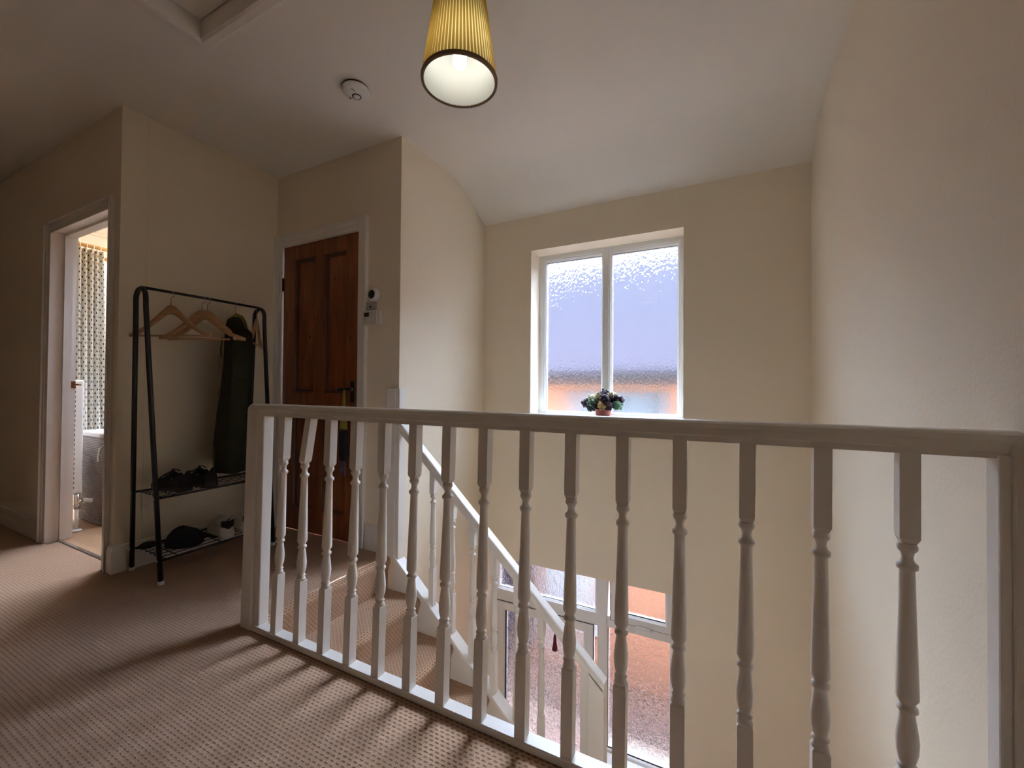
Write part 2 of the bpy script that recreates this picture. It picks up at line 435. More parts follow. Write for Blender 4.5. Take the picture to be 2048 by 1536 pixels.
# pouch hanging from the lever
t = thing('hanging_pouch', (-2.16, 1.895, .43), 'black cloth pouch with yellow strap and lilac fringe hanging on the pine door handle', 'pouch')
STRAP = mat('strap_yellow', (.30,.26,.05), .8); LILAC = mat('lilac_threads', (.17,.12,.24), .9)
m = MB()
m.rings([[(-2.162+s*w, 1.888+o, z) for s, o in ((-1,0),(1,0),(1,.004),(-1,.004))] for z, w in ((1.0,.006),(.93,.010),(.84,.015),(.79,.028),(.735,.032))], smooth=False)
m.obj('strap', STRAP, t)
m = MB(); R = []
for z, w, d in ((.735,.032,.010),(.71,.036,.016),(.64,.037,.02),(.57,.036,.018),(.535,.03,.010)):
    R.append([(-2.162+w*math.cos(a)*(1+.05*math.sin(5*a+z*20)), 1.892+d*math.sin(a), z) for a in [2*PI*k/16 for k in range(16)]])
m.rings(R); m.obj('pouch_body', BLKF, t)
m = MB()
for k in range(9):
    x = -2.186+.006*k; z1 = .44+.05*random.random()
    m.tube([(x,1.892,.54),(x+.003*random.uniform(-1,1),1.89,.5),(x+.008*random.uniform(-1,1),1.89,z1)], .0022, 6)
m.obj('fringe', LILAC, t)

# ------------------------------------------------------------------ balusters and balustrades
TURN = [(.0,.0165),(.018,.0150),(.030,.0118),(.040,.0165),(.050,.0112),(.058,.0125),(.100,.0170),(.150,.0183),(.200,.0160),(.250,.0128),(.268,.0120),
        (.278,.0168),(.292,.0165),(.300,.0120),(.312,.0128),(.330,.0178),(.345,.0180),(.45,.0168),(.60,.0150),(.75,.0132),(.878,.0120),(.888,.0168),(.905,.0172),(.915,.0120),(.935,.0092),(.955,.0108),(.968,.0155),(.982,.0165),(.992,.0140),(1.0,.0150)]
HB = .0158
def baluster(parent, xb, xt, yb, yt, zb, z1, z2, zt, cut=0, block_top=None, shear=0):
    """square foot zb..z1, turned shaft z1..z2, square head z2..zt; xb/yb at the foot, xt/yt at the head"""
    mm = MB()
    def c(z):
        f = (z-zb)/(zt-zb); return xb+(xt-xb)*f, yb+(yt-yb)*f
    def sq(z, h, dz=0, dx=0):
        x, y = c(z); x += dx
        return [(x-h,y-h,z+dz*h),(x+h,y-h,z-dz*h),(x+h,y+h,z-dz*h),(x-h,y+h,z+dz*h)]
    # foot
    mm.rings([sq(zb,HB,cut),sq(z1-.004,HB),sq(z1,HB*.86)], smooth=False)
    # turned
    rs = []
    for f, r in TURN:
        z = z1+(z2-z1)*f; x, y = c(z)
        rs.append([(x+r*math.cos(2*PI*k/16), y+r*math.sin(2*PI*k/16), z) for k in range(16)])
    mm.rings(rs)
    # head
    mm.rings([sq(z2,HB*.72),sq(z2+.010,HB*1.0,0,shear*.05),sq(zt,HB,cut,shear)], smooth=False)
    return mm.obj('baluster', WHITE, parent)

bal = thing('landing_balustrade', (-.66, 1.085, 0), 'white painted balustrade with turned spindles along the landing edge', 'balustrade')
RT, RB = .930, .881
m = MB()   # handrail profile, swept along X
yf0 = 1.072
pr = [(yf0+.004,RB),(yf0+.003,RB+.012),(yf0,RB+.016),(yf0,RT-.016),(yf0+.004,RT-.006),(yf0+.012,RT-.001),(yf0+.028,RT+.001),(yf0+.044,RT-.001),(yf0+.052,RT-.006),(yf0+.056,RT-.016),(yf0+.056,RB+.016),(yf0+.053,RB+.012),(yf0+.052,RB)]
x0, x1 = -1.797, xr(1.07)-.001
R = [[(x0+.008,y,z) if z > RT-.01 else (x0,y,z) for y, z in pr], [(x0+.012,y,z) for y, z in pr], [(x1,y,z) for y, z in pr]]
m.rings(R, smooth=False); m.obj('handrail', WHITE, bal)
m = MB(); m.box(-1.735, x1, 1.057, 1.103, 0, .0235, .003, 1); m.obj('base_rail', WHITE, bal)
def newel(parent, xa, xb2, xf0, xf1, yb, yt, zt, d=.072):
    mm = MB()
    mm.hexa([(xa,yb,-.001),(xb2,yb,-.001),(xb2,yb+d,-.001),(xa,yb+d,-.001),(xa+.004,yt,zt),(xb2+.004,yt,zt),(xb2+.004,yt+d,zt),(xa+.004,yt+d,zt)], .004, 2)
    mm.hexa([(xf0,yb+.012,0),(xf1,yb+.012,0),(xf1,yb+.055,0),(xf0,yb+.055,0),(xf0+.004,yt+.004,zt-.02),(xf1+.004,yt+.004,zt-.02),(xf1+.004,yt+.05,zt-.02),(xf0+.004,yt+.05,zt-.02)], .004, 2)
    return mm.obj('newel_post', WHITE, parent)
newel(bal, -1.803, -1.733, -1.734, -1.697, 1.055, 1.070, RT-.022)
newel(bal, .4535, xr(1.05)-.001, .437, .4545, 1.050, 1.064, RT-.022, .06)
XB = [-1.598,-1.460,-1.325,-1.190,-1.054,-.918,-.785,-.648,-.509,-.372,-.235,-.099,.040,.178,.316]
XT = [-1.573,-1.450,-1.310,-1.176,-1.043,-.908,-.774,-.641,-.504,-.368,-.230,-.094,.047,.1845,.322]
for k in range(15):
    baluster(bal, XB[k], XT[k], 1.078, 1.090, .022, .258, .706, .884, shear=.030 if k == 1 else 0)

# stairs
stair = thing('staircase', (-1.2, 1.5, -1.2), 'carpeted staircase descending from the landing past the white balusters', 'staircase')
X0N, RUN, RISE = -1.768, .229, .1935
for k in range(6):
    xk, zk = X0N+RUN*k, -RISE*k
    back = xk-.028 if k == 0 else xk-RUN-.03
    P = [(back, zk), (xk-.026, zk), (xk-.014, zk-.004), (xk-.005, zk-.012), (xk, zk-.026), (xk-.002, zk-.042), (xk-.010, zk-.060), (xk-.018, zk-.085), (xk-.021, zk-RISE-.002)]
    s_ = [0]
    for i in range(1, len(P)): s_.append(s_[-1]+math.dist(P[i], P[i-1]))
    m = MB(); y0, y1 = 1.104, 1.902
    R = [[(x,y0,z),(x,y1,z)] for x, z in P]
    U = [[(y0, s),(y1, s)] for s in s_]
    m.rings(R, caps=False, closed=False, uvs=U, smooth=True)
    for y in (y0, y1):
        m.poly([(x,y,z) for x, z in P]+[(back,y,zk-RISE)])
    m.poly([(back,y0,zk-RISE),(back,y1,zk-RISE),(P[-1][0],y1,P[-1][1]),(P[-1][0],y0,P[-1][1])])
    m.obj('step', CARPET, stair)
m = MB(); xq = X0N+RUN*5-.03; m.box(xq, xr(1.9)-.02, 1.104, 2.0, -RISE*6-.2, -RISE*6); m.obj('quarter_landing', CARPET, stair)
def zs(x): return .024-.8825*(x+1.751)
def zr(x): return .643-.930*(x+1.541)
m = MB(); xa, xb_ = -1.742, -.488
m.prism([(xa,1.902,zs(xa)-.002),(xb_,1.902,zs(xb_)-.002),(xb_,1.902,zs(xb_)-.40),(xa,1.902,zs(xa)-.40)], (0,.046,0))
m.obj('stringer', WHITE, stair)

sb = thing('stair_balustrade', (-1.1, 1.93, -.2), 'white sloping stair balustrade on the far side of the flight', 'balustrade')
m = MB()
m.prism([(xa,1.892,zs(xa)),(xb_,1.892,zs(xb_)),(xb_,1.892,zs(xb_)-.018),(xa,1.892,zs(xa)-.018)], (0,.070,0), .003, 1)
m.prism([(xa,1.897,zs(xa)-.018),(xb_,1.897,zs(xb_)-.018),(xb_,1.897,zs(xb_)-.036),(xa,1.897,zs(xa)-.036)], (0,.06,0), .003, 1)
m.obj('base_rail', WHITE, sb)
m = MB(); hh = .060
pr2 = [(1.903,-hh),(1.900,-hh+.018),(1.900,-.010),(1.904,-.003),(1.912,0),(1.948,0),(1.956,-.003),(1.960,-.010),(1.960,-hh+.018),(1.957,-hh)]
m.rings([[(x,y,zr(x)+dz) for y, dz in pr2] for x in (-1.742,-.484)], smooth=False)
m.obj('handrail', WHITE, sb)
m = MB()
m.box(-1.811, -1.742, 1.902, 1.9265, -.002, 1.0, .004, 2); m.box(-1.7425, -1.712, 1.903, 1.960, zs(-1.73)-.05, .999, .003, 1)
m.obj('newel_post', WHITE, sb)
m = MB()
zt = zr(-.485)-.01
m.prism([(-.562,1.900,-RISE*6),(-.486,1.900,-RISE*6),(-.486,1.900,zr(-.486)-.03),(-.562,1.900,zr(-.562)-.03)], (0,.07,0), .004, 2)
m.prism([(-.604,1.920,zs(-.604)-.05),(-.560,1.920,zs(-.56)-.05),(-.560,1.920,zr(-.56)-.03),(-.604,1.920,zr(-.604)-.03)], (0,.035,0), .003, 1)
m.obj('newel_post', WHITE, sb)
for k in range(7):
    x = -1.478+.1345*k
    zb, zt = zs(x)-.02, zr(x)-hh+.02
    baluster(sb, x, x, 1.930, 1.930, zb, zb+.22, zt-.15, zt, cut=.9)

# ------------------------------------------------------------------ upper window
def casement(mm, x0, x1, z0, z1, y, w=.045, d=.06, ch=.012):
    """mitred frame with chamfered inner edge; front face y, inside opening smaller by w"""
    a = [(x0,z0),(x1,z0),(x1,z1),(x0,z1)]
    b = [(x0+w-ch,z0+w-ch),(x1-w+ch,z0+w-ch),(x1-w+ch,z1-w+ch),(x0+w-ch,z1-w+ch)]
    c = [(x0+w,z0+w),(x1-w,z0+w),(x1-w,z1-w),(x0+w,z1-w)]
    rings = [[(x,y+d,z) for x, z in a],[(x,y,z) for x, z in a],[(x,y,z) for x, z in b],[(x,y+ch,z) for x, z in c],[(x,y+d,z) for x, z in c]]
    R = [[mm.v(p) for p in r] for r in rings]
    R.append(R[0])
    for i in range(5):
        for j in range(4):
            k = (j+1) % 4; mm.face([R[i][j], R[i][k], R[i+1][k], R[i+1][j]])
def pane(parent, x0, x1, z0, z1, y, mt, name='pane'):
    mm = MB(); mm.box(x0, x1, y, y+.006, z0, z1); return mm.obj(name, mt, parent)
w1 = bpy.data.objects.new('window_1', None); COL.objects.link(w1); w1.location = (-.78, YF, WZ0)
struct(w1, 'white two pane window with textured glass above the stairs', 'window')
m = MB(); casement(m, WX0, WX1, WZ0, WZ1, YF, .034, .07, .004)
m.box(-.803, -.765, YF, YF+.07, WZ0+.03, WZ1-.03); m.obj('frame', UPVC, w1)
for a, b in ((WX0+.028,-.796),(-.768,WX1-.028)):
    m = MB(); casement(m, a, b, WZ0+.010, WZ1-.028, YF+.006, .026, .05, .012); s1 = m.obj('sash', UPVC, w1)
    m = MB()
    for (p, q, r_, u) in ((a+.024,a+.027,WZ0+.03,WZ1-.05),(b-.027,b-.024,WZ0+.03,WZ1-.05)): m.box(p, q, YF+.026, YF+.03, r_, u)
    m.box(a+.024, b-.024, YF+.026, YF+.03, WZ0+.034, WZ0+.037); m.box(a+.024, b-.024, YF+.026, YF+.03, WZ1-.057, WZ1-.054)
    m.obj('gasket', GAP, w1)
    pane(w1, a+.024, b-.024, WZ0+.034, WZ1-.052, YF+.032, GLASS)
m = MB(); m.box(WX0+.001, WX1-.001, YW-.012, YF+.004, WZ0-.0005, WZ0+.016, .004, 2)
struct(m.obj('trim_5', SILL), 'white sill board of the upper window', 'sill')

# ------------------------------------------------------------------ front door with side window
d2 = bpy.data.objects.new('door_2', None); COL.objects.link(d2); d2.location = (-1.28, YF, ZG)
struct(d2, 'white front door with textured glass seen down the stairwell', 'door')
FX0, FX1 = DX0, DX1
m = MB()
casement(m, FX0, -.80, ZG, ZU, YF, .036, .07, .006)
m.box(FX0+.03, -.83, YF, YF+.07, -.745, -.655); m.obj('frame', UPVC, d2)
m = MB(); casement(m, FX0+.022, -.835, -.665, ZU-.02, YF+.004, .022, .05, .012); m.obj('transom_sash', UPVC, d2)
pane(d2, FX0+.042, -.855, -.645, ZU-.04, YF+.03, GLASSB, 'transom_pane')
m = MB(); m.box(FX0+.04, -.857, YF+.022, YF+.028, -.645, -.640); m.box(FX0+.0305,-.864,YF-.003,YF+.004,-.7485,-.7445); m.box(-.8665,-.862,YF-.003,YF+.004,ZG+.04,-.7445); m.box(FX0+.0295,FX0+.034,YF-.003,YF+.004,ZG+.04,-.7445)
m.obj('gasket', GAP, d2)
m = MB(); casement(m, FX0+.034, -.867, ZG+.03, -.749, YF-.006, .075, .055, .014); m.box(FX0+.1,-.94,YF,YF+.045,-2.0,-1.9); m.box(FX0+.1,-.94,YF+.012,YF+.035,ZG+.1,-2.0)
m.obj('leaf', UPVC, d2)
pane(d2, FX0+.106, -.939, -1.9, -.821, YF+.02, GLASSB, 'leaf_pane')
m = MB(); m.box(FX0+.108, FX0+.116, YF+.004, YF+.019, -1.9, -.824); m.obj('glazing_gasket', mat('gasket_navy', (.01,.013,.03), .5), d2)
m = MB()
for z in (-.93, -1.9): m.lathe([(.011,-.035),(.011,.035)], (FX0+.03,YF-.012,z), 'z', 12); m.lathe([(.014,-.046),(.014,-.036)], (FX0+.03,YF-.012,z), 'z', 12); m.lathe([(.014,.036),(.014,.046)], (FX0+.03,YF-.012,z), 'z', 12)
m.obj('hinge', UPVC, d2)
w2 = bpy.data.objects.new('window_2', None); COL.objects.link(w2); w2.location = (-.54, YF, -1.65)
struct(w2, 'white side window of the front door with a small top opener', 'window')
m = MB(); casement(m, -.80, FX1, -1.655, ZU, YF, .040, .07, .006); m.box(-.77, FX1-.03, YF, YF+.07, -.735, -.655); m.obj('frame', UPVC, w2)
m = MB(); casement(m, -.735, FX1-.012, -.672, ZU-.01, YF-.010, .060, .055, .014); m.obj('sash', UPVC, w2)
pane(w2, -.676, FX1-.07, -.614, ZU-.068, YF+.02, GLASSB)
pane(w2, -.764, FX1-.036, -1.62, -.732, YF+.03, GLASSB)
m = MB(); m.box(-.7395, FX1, YF-.006, YF-.001, -.6765, -.673); m.box(-.7395,-.7365,YF-.006,YF-.001,-.675,ZU); m.box(-.675,FX1-.07,YF+.008,YF+.012,-.613,-.606)
m.box(-.762,FX1-.036,YF+.012,YF+.02,-1.617,-1.611); m.box(-.763,-.758,YF+.012,YF+.02,-1.617,-.735); m.obj('gasket', GAP, w2)
m = MB(); m.box(-.556,-.516,YF-.026,YF-.010,-.682,-.660,.003,1); m.tube([(-.536,YF-.022,-.666),(-.50,YF-.03,-.668),(-.44,YF-.026,-.672)], .006, 8); m.obj('catch', UPVC, w2)
m = MB(); m.box(-.774, FX1-.001, YW-.02, YF, -1.6552, -1.638, .004, 1)
struct(m.obj('trim_6', SILL), 'white sill of the side window below', 'sill')
# dark red tassel on the door glass
t = thing('tassel', (-1.155, YF-.02, -.98), 'dark red tassel hanging on the front door glass', 'tassel')
RED = mat('dark_red_thread', (.11,.002,.008), .8)
m = MB(); m.tube([(-1.162,YF-.008,-.795),(-1.161,YF-.016,-.90)], .004, 6); m.obj('cord', RED, t)
m = MB(); m.lathe([(.006,0),(.011,-.02),(.013,-.06),(.020,-.10),(.022,-.12),(.006,-.125)], (-1.160,YF-.024,-.885), 'z', 12); m.obj('skirt', RED, t)

# ------------------------------------------------------------------ flower arrangement on the sill
fx, fy, fz = -.778, 2.985, WZ0+.0162
t = thing('flower_arrangement', (fx, fy, fz), 'small dried flower arrangement in a terracotta pot on the window sill', 'flowers')
m = MB(); m.lathe([(.050,0),(.052,.004),(.058,.045),(.060,.05),(.052,.05)], (fx,fy,fz), 'z', 24); m.obj('pot', TERRA, t)
FC = {'p': mat('flower_dark_purple', (.028,.008,.016), .8, .5, 60), 'g': mat('flower_green', (.075,.16,.085), .8, .4, 60),
      'c': mat('flower_cream', (.55,.50,.33), .8, .25, 60), 'y': mat('flower_tan', (.50,.36,.16), .8, .25, 60), 'd': mat('flower_dark_green', (.018,.026,.014), .8, .4, 50)}
CL = [(-.125,.0,.055,.040,'p'),(-.075,-.025,.062,.036,'g'),(-.085,.03,.095,.040,'c'),(-.035,.0,.108,.036,'c'),(-.050,-.03,.045,.034,'d'),(.0,.02,.130,.034,'p'),
      (.018,-.03,.092,.046,'p'),(.060,.02,.112,.036,'c'),(.095,.0,.095,.032,'p'),(.125,.0,.088,.024,'p'),(.105,-.02,.050,.042,'g'),(.052,-.045,.045,.038,'p'),(.004,-.052,.045,.036,'y'),(-.09,-.01,.028,.03,'d'),(.0,.03,.06,.06,'d'),(.06,.03,.06,.045,'d'),(-.06,.03,.05,.05,'d')]
for cx, cy, cz, r, k in CL:
    m = MB()
    for i in range(46):
        u, th = random.uniform(-1,1), random.uniform(0,2*PI); q = math.sqrt(1-u*u); rr = r*random.uniform(.72,1.05)
        m.ico((fx+cx+q*math.cos(th)*rr, fy+cy+q*math.sin(th)*rr*.9, fz+.03+cz*1.0+u*rr*.9), random.uniform(.0045,.0085), 1)
    m.ico((fx+cx,fy+cy,fz+.03+cz), r*.78, 2)
    m.obj('flower_cluster', FC[k], t)

# ------------------------------------------------------------------ pendant lamp
lx, ly, lz = -.7895, 1.15, 2.022
RBm, RTp, HS = .1232, .072, .36
t = thing('pendant_lamp', (lx, ly, ZC), 'pleated golden lampshade hanging lit from the ceiling', 'lamp')
def shade_mat(name, stripes):
    mm, nt, out = newmat(name)
    tc = N(nt, 'ShaderNodeUVMap'); sp = N(nt, 'ShaderNodeSeparateXYZ'); L(nt, tc.outputs[0], sp.inputs[0])
    if stripes:
        fr = N(nt, 'ShaderNodeMath', _operation='FRACT'); L(nt, sp.outputs[0], fr.inputs[0])
        gt = N(nt, 'ShaderNodeMath', _operation='GREATER_THAN'); L(nt, fr.outputs[0], gt.inputs[0]); gt.inputs[1].default_value = .68
        mx = N(nt, 'ShaderNodeMix', _data_type='RGBA'); L(nt, gt.outputs[0], mx.inputs[0])
        mx.inputs[6].default_value = (.40,.25,.055,1); mx.inputs[7].default_value = (.97,.80,.36,1)
        col = mx.outputs[2]
    d = N(nt, 'ShaderNodeBsdfDiffuse'); tl = N(nt, 'ShaderNodeBsdfTranslucent')
    if stripes: L(nt, col, d.inputs[0]); L(nt, col, tl.inputs[0])
    else:
        d.inputs[0].default_value = (.80,.87,.86,1); tl.inputs[0].default_value = (.95,.93,.86,1)
    ms = N(nt, 'ShaderNodeMixShader', Fac=.72 if stripes else .62); L(nt, d.outputs[0], ms.inputs[1]); L(nt, tl.outputs[0], ms.inputs[2])
    L(nt, ms.outputs[0], out.inputs[0]); return mm
NP = 64
m = MB(); R = []; U = []
for i in range(2):
    rr, z = ((RBm, lz+.004), (RTp, lz+HS))[i]; ring = []; uu = []
    for k in range(NP*4):
        ph = k/4; a = 2*PI*k/(NP*4); f = ph % 1
        dr = .0022*math.sin(2*PI*f)
        ring.append((lx+(rr+dr)*math.cos(a), ly+(rr+dr)*math.sin(a), z)); uu.append((ph, i))
    uu.append((NP, i)); R.append(ring); U.append(uu)
m.rings(R, caps=False, uvs=U); m.obj('lamp_shade', shade_mat('shade_pleated_gold', True), t)
m = MB()
rs = []
for i in range(2):
    rr, z = ((RBm-.004, lz+.004), (RTp-.004, lz+HS))[i]
    rs.append([(lx+rr*math.cos(2*PI*k/64), ly+rr*math.sin(2*PI*k/64), z) for k in range(64)])
m.rings(rs, caps=False); m.obj('shade_lining', shade_mat('shade_lining_white', False), t, label='white inner lining of the shade')
m = MB(); m.rings([[(lx+r*math.cos(2*PI*k/64), ly+r*math.sin(2*PI*k/64), z) for k in range(64)] for r, z in ((RBm-.006,lz),(RBm+.003,lz-.001),(RBm+.004,lz+.008),(RBm+.002,lz+.012))], caps=False)
m.obj('rim_band', mat('rim_brown', (.20,.12,.07), .7), t)
m = MB(); R = []
for r, z in ((.006,lz+.046),(.016,lz+.053),(.0225,lz+.068),(.0225,lz+.115),(.015,lz+.135),(.014,lz+.15)): R.append((r, z))
m.lathe(R, (lx,ly,0), 'z', 24); m.obj('bulb', emit('bulb_glow', (1,.98,.95,1), 9.5), t)
m = MB(); m.lathe([(.017,lz+.15),(.019,lz+.16),(.019,lz+.28),(.008,lz+.315)], (lx,ly,0), 'z', 20)
for k in range(3):
    a = 2*PI*k/3+.3; m.tube([(lx+.018*math.cos(a),ly+.018*math.sin(a),lz+.25),(lx+(RTp-.004)*math.cos(a),ly+(RTp-.004)*math.sin(a),lz+HS-.01)], .0018, 6)
m.obj('lamp_holder', PLAS, t)
m = MB(); m.tube([(lx,ly,lz+.31),(lx,ly,ZC-.02)], .003, 8); m.obj('cord', PLAS, t)
m = MB(); m.lathe([(.045,ZC),(.045,ZC-.008),(.030,ZC-.026),(.008,ZC-.030)], (lx,ly,0), 'z', 28); m.obj('ceiling_rose', PLAS, t)

# smoke alarm
ax_, ay_ = -1.672, 1.512
t = thing('smoke_alarm', (ax_, ay_, ZC), 'round white smoke alarm on the ceiling beside the lamp', 'smoke alarm')
m = MB(); m.lathe([(.060,ZC),(.060,ZC-.012)], (ax_,ay_,0), 'z', 40); m.obj('base_plate', GAP, t)
m = MB(); m.lathe([(.064,ZC-.008),(.068,ZC-.014),(.067,ZC-.024),(.058,ZC-.032),(.030,ZC-.035),(.005,ZC-.0355)], (ax_,ay_,0), 'z', 48); m.obj('body', PLAS, t)
bx_, by_ = ax_-.006, ay_+.012
m = MB(); m.lathe([(.0185,ZC-.034),(.0185,ZC-.0372),(.0225,ZC-.0372),(.0225,ZC-.034)], (bx_,by_,0), 'z', 32, caps=False); m.obj('button_ring', GAP, t)
m = MB(); m.lathe([(.018,ZC-.034),(.017,ZC-.039),(.004,ZC-.0395)], (bx_,by_,0), 'z', 28); m.obj('test_button', PLAS, t)
m = MB(); m.box(ax_+.012,ax_+.018,ay_-.040,ay_-.018,ZC-.0365,ZC-.034); m.obj('marking', PLASG, t)
m = MB(); m.box(ax_-.048,ax_-.043,ay_+.004,ay_+.010,ZC-.0365,ZC-.031); m.obj('indicator', GAP, t)

# loft hatch
t = thing('loft_hatch', (-1.73, .67, ZC), 'square white loft hatch with a moulded frame in the ceiling', 'hatch')
m = MB()
def hring(o, z): return [(HX0-o,HY0-o,z),(HX1+o,HY0-o,z),(HX1+o,HY1+o,z),(HX0-o,HY1+o,z)]
m.rings([hring(.050,ZC),hring(.050,ZC-.012),hring(.040,ZC-.018),hring(.012,ZC-.018),hring(.0,ZC-.012),hring(0,ZC+.085)], caps=False, smooth=False)
m.obj('frame', WHITE, t)
m = MB(); m.box(HX0+.004,HX1-.004,HY0+.004,HY1-.004,ZC+.068,ZC+.085); m.obj('panel', CEIL, t)
m = MB(); m.box(HX0,HX1,HY0,HY1,ZC+.087,ZC+.095); m.obj('gap_shadow_board', GAP, t)

# wall controls beside the pine door
t = thing('thermostat', (-1.945, YD, 1.578), 'round white thermostat with dark display beside the pine door', 'thermostat')
m = MB(); m.lathe([(.036,0),(.041,.006),(.042,.016),(.036,.030),(.030,.034)], (-1.938,YD,1.578), '-y', 36); m.obj('body', PLAS, t)
m = MB(); m.lathe([(.027,.032),(.026,.036),(.003,.0365)], (-1.938,YD,1.578), '-y', 32); m.obj('display', LCD, t)
t = thing('junction_bracket', (-1.96, YD, 1.50), 'small grey wall bracket between thermostat and programmer', 'bracket')
m = MB(); m.box(-2.000,-1.925,YD-.018,YD,1.482,1.537,.003,1); m.obj('body', PLASG, t)
m = MB(); m.lathe([(.007,.018),(.006,.021)], (-1.962,YD,1.505), '-y', 14); m.obj('screw', GAP, t)
t = thing('programmer', (-1.94, YD, 1.43), 'cream heating programmer with small screen below the round thermostat', 'programmer')
m = MB(); m.box(-2.010,-1.890,YD-.036,YD,1.392,1.480,.005,2); m.obj('body', PLASC, t)
m = MB(); m.box(-1.995,-1.955,YD-.0375,YD-.035,1.441,1.467); m.obj('display', LCD, t)
m = MB()
m.bm.free()
for x, z in ((-1.943,1.464),(-1.943,1.446),(-1.930,1.455)):
    m = MB(); m.lathe([(.004,.0355),(.0035,.0378)], (x,YD,z), '-y', 10); m.obj('button', PLASG, t)
for a, b, c, d in ((-2.004,-1.975,1.424,1.430),(-2.004,-1.968,1.410,1.413),(-1.945,-1.92,1.402,1.405)):
    m = MB(); m.box(a,b,YD-.0372,YD-.0355,c,d); m.obj('printed_line', PLASG, t)
m = MB(); m.box(-1.888,-1.876,YD-.03,YD,1.392,1.478,.003,1); m.obj('side_cover', PLASC, t)
# light switch on the hall wall
t = thing('light_switch', (-3.95, YB, 1.36), 'white light switch beside the bathroom door casing', 'switch')
m = MB(); m.box(-3.985,-3.905,YB-.010,YB,1.315,1.395,.003,1); m.obj('plate', PLAS, t)
m = MB(); m.box(-3.955,-3.935,YB-.016,YB-.009,1.34,1.37,.002,1); m.obj('rocker', PLAS, t)

# ------------------------------------------------------------------ coat rack
rk = thing('coat_rack', (-2.70, 1.39, 0), 'black metal coat rack with two wire shoe shelves against the cream wall', 'coat rack')
RKZ = 1.513
NE = dict(b=(-2.872,1.104), f=(-2.530,1.090), t=(-2.690,1.050)); FE = dict(b=(-2.872,1.706), f=(-2.550,1.691), t=(-2.690,1.668))
def legpt(e, s, z):
    k = z/1.44; a = e[s]; top = (e['t'][0]+(-.050 if s == 'b' else .050), e['t'][1]); return (a[0]+(top[0]-a[0])*k, a[1]+(top[1]-a[1])*k, z)
for e in (NE, FE):
    m = MB(); P = [legpt(e,'b',.012), legpt(e,'b',.7), legpt(e,'b',1.40)]
    for k in range(9):
        a = PI-PI*k/8; P.append((e['t'][0]+.052*math.cos(a), e['t'][1], 1.455+.052*math.sin(a)))
    P += [legpt(e,'f',1.40), legpt(e,'f',.7), legpt(e,'f',.012)]
    m.tube(P, .0115, 12); fr = m.obj('end_frame', BLACK, rk)
    for s in 'bf':
        m = MB(); x, y, _ = legpt(e, s, 0); m.lathe([(.013,0),(.014,.004),(.013,.020)], (x,y,0), 'z', 14); m.obj('foot', RUBBER, rk)
    for s, z in (('b',.43),('f',.43),('b',.12),('f',.12)):
        m = MB(); x, y, _ = legpt(e, s, z); m.lathe([(.005,.010),(.005,.015)], (x,y,z), '-y', 10); m.obj('screw', RUBBER, rk)
m = MB(); m.tube([(-2.690,1.050,RKZ),(-2.690,1.36,RKZ+.002),(-2.690,1.668,RKZ)], .0075, 10); m.obj('hanging_rail', BLACK, rk)
for z in (.43, .118):
    m = MB()
    a, b = legpt(NE,'b',z), legpt(FE,'b',z); c, d = legpt(NE,'f',z), legpt(FE,'f',z)
    m.tube([a, b], .006, 8); m.tube([c, d], .006, 8)
    for q in (.18,.34,.50,.66,.82):
        lerp = lambda p, r, f: tuple(p[i]+(r[i]-p[i])*f for i in range(3))
        p0, p1 = lerp(a, c, q), lerp(b, d, q)
        m.tube([lerp(p0,p1,.03), lerp(p0,p1,.97)], .0024, 6)
    for q in (.05,.14,.5,.86,.95): m.tube([tuple(a[i]+(b[i]-a[i])*q for i in range(3)), tuple(c[i]+(d[i]-c[i])*q for i in range(3))], .0026, 6)
    m.obj('wire_shelf', BLACK, rk)

# hangers: local frame, x along the arms, rail at the origin
def make_hanger(label, loc, rz):
    t = thing('coat_hanger', loc, label, 'hanger', 'wooden hangers on the coat rack', rz)
    m = MB(); n = 20; up = []; lo = []
    for i in range(n+1):
        f = i/n; x = -.222+.444*f; u = abs(x)/.222
        uu = (math.sqrt(u*u+.014)-.118)/(math.sqrt(1.014)-.118); top = -.066-.158*(1-(1-uu)**1.45)
        th = .034*(1-u)**1.2+.020
        up.append((x, top)); lo.append((x, top-th))
    rings_ = []
    # smooth body: lens section along the arm
    for (x, a), (_, b) in zip(up, lo):
        c, h = (a+b)/2, (a-b)/2; w = .009
        rings_.append([(x, w*math.cos(2*PI*k/12), c+h*math.sin(2*PI*k/12)) for k in range(12)])
    m.rings(rings_); m.obj('arms', HANGW, t, True)
    m = MB(); zb = up[0][1]-.012
    m.tube([(-.205,0,zb),(.205,0,zb)], .0055, 10); m.obj('trouser_bar', HANGW, t, True)
    m = MB(); P = [(0,0,-.070),(0,0,-.040)]
    for k in range(11):
        a = -PI*.30-1.0*PI*0 + PI*1.30*k/10
        P.append((.018*math.sin(a+PI*.3)+0.0 if False else .018*math.cos(-PI/2+PI*1.35*k/10), 0, -.012+.022+.0-.022+.018*math.sin(-PI/2+PI*1.35*k/10)))
    m.tube(P, .0018, 8); m.obj('hook', CHROME, t, True)
    return t
H1 = make_hanger('wooden hanger nearest the front end of the coat rack', (-2.690,1.182,RKZ), math.radians(26))
dup(H1, (-2.690,1.335,RKZ), math.radians(33), 'front wooden hanger of the nested pair in the middle of the rail')
dup(H1, (-2.690,1.362,RKZ), math.radians(27), 'rear wooden hanger of the nested pair in the middle of the rail')
dup(H1, (-2.690,1.520,RKZ), math.radians(-30), 'wooden hanger carrying the long dark coat')
dup(H1, (-2.690,1.650,RKZ-.002), math.radians(-40), 'bare wooden hanger between the coat and the far rack end')

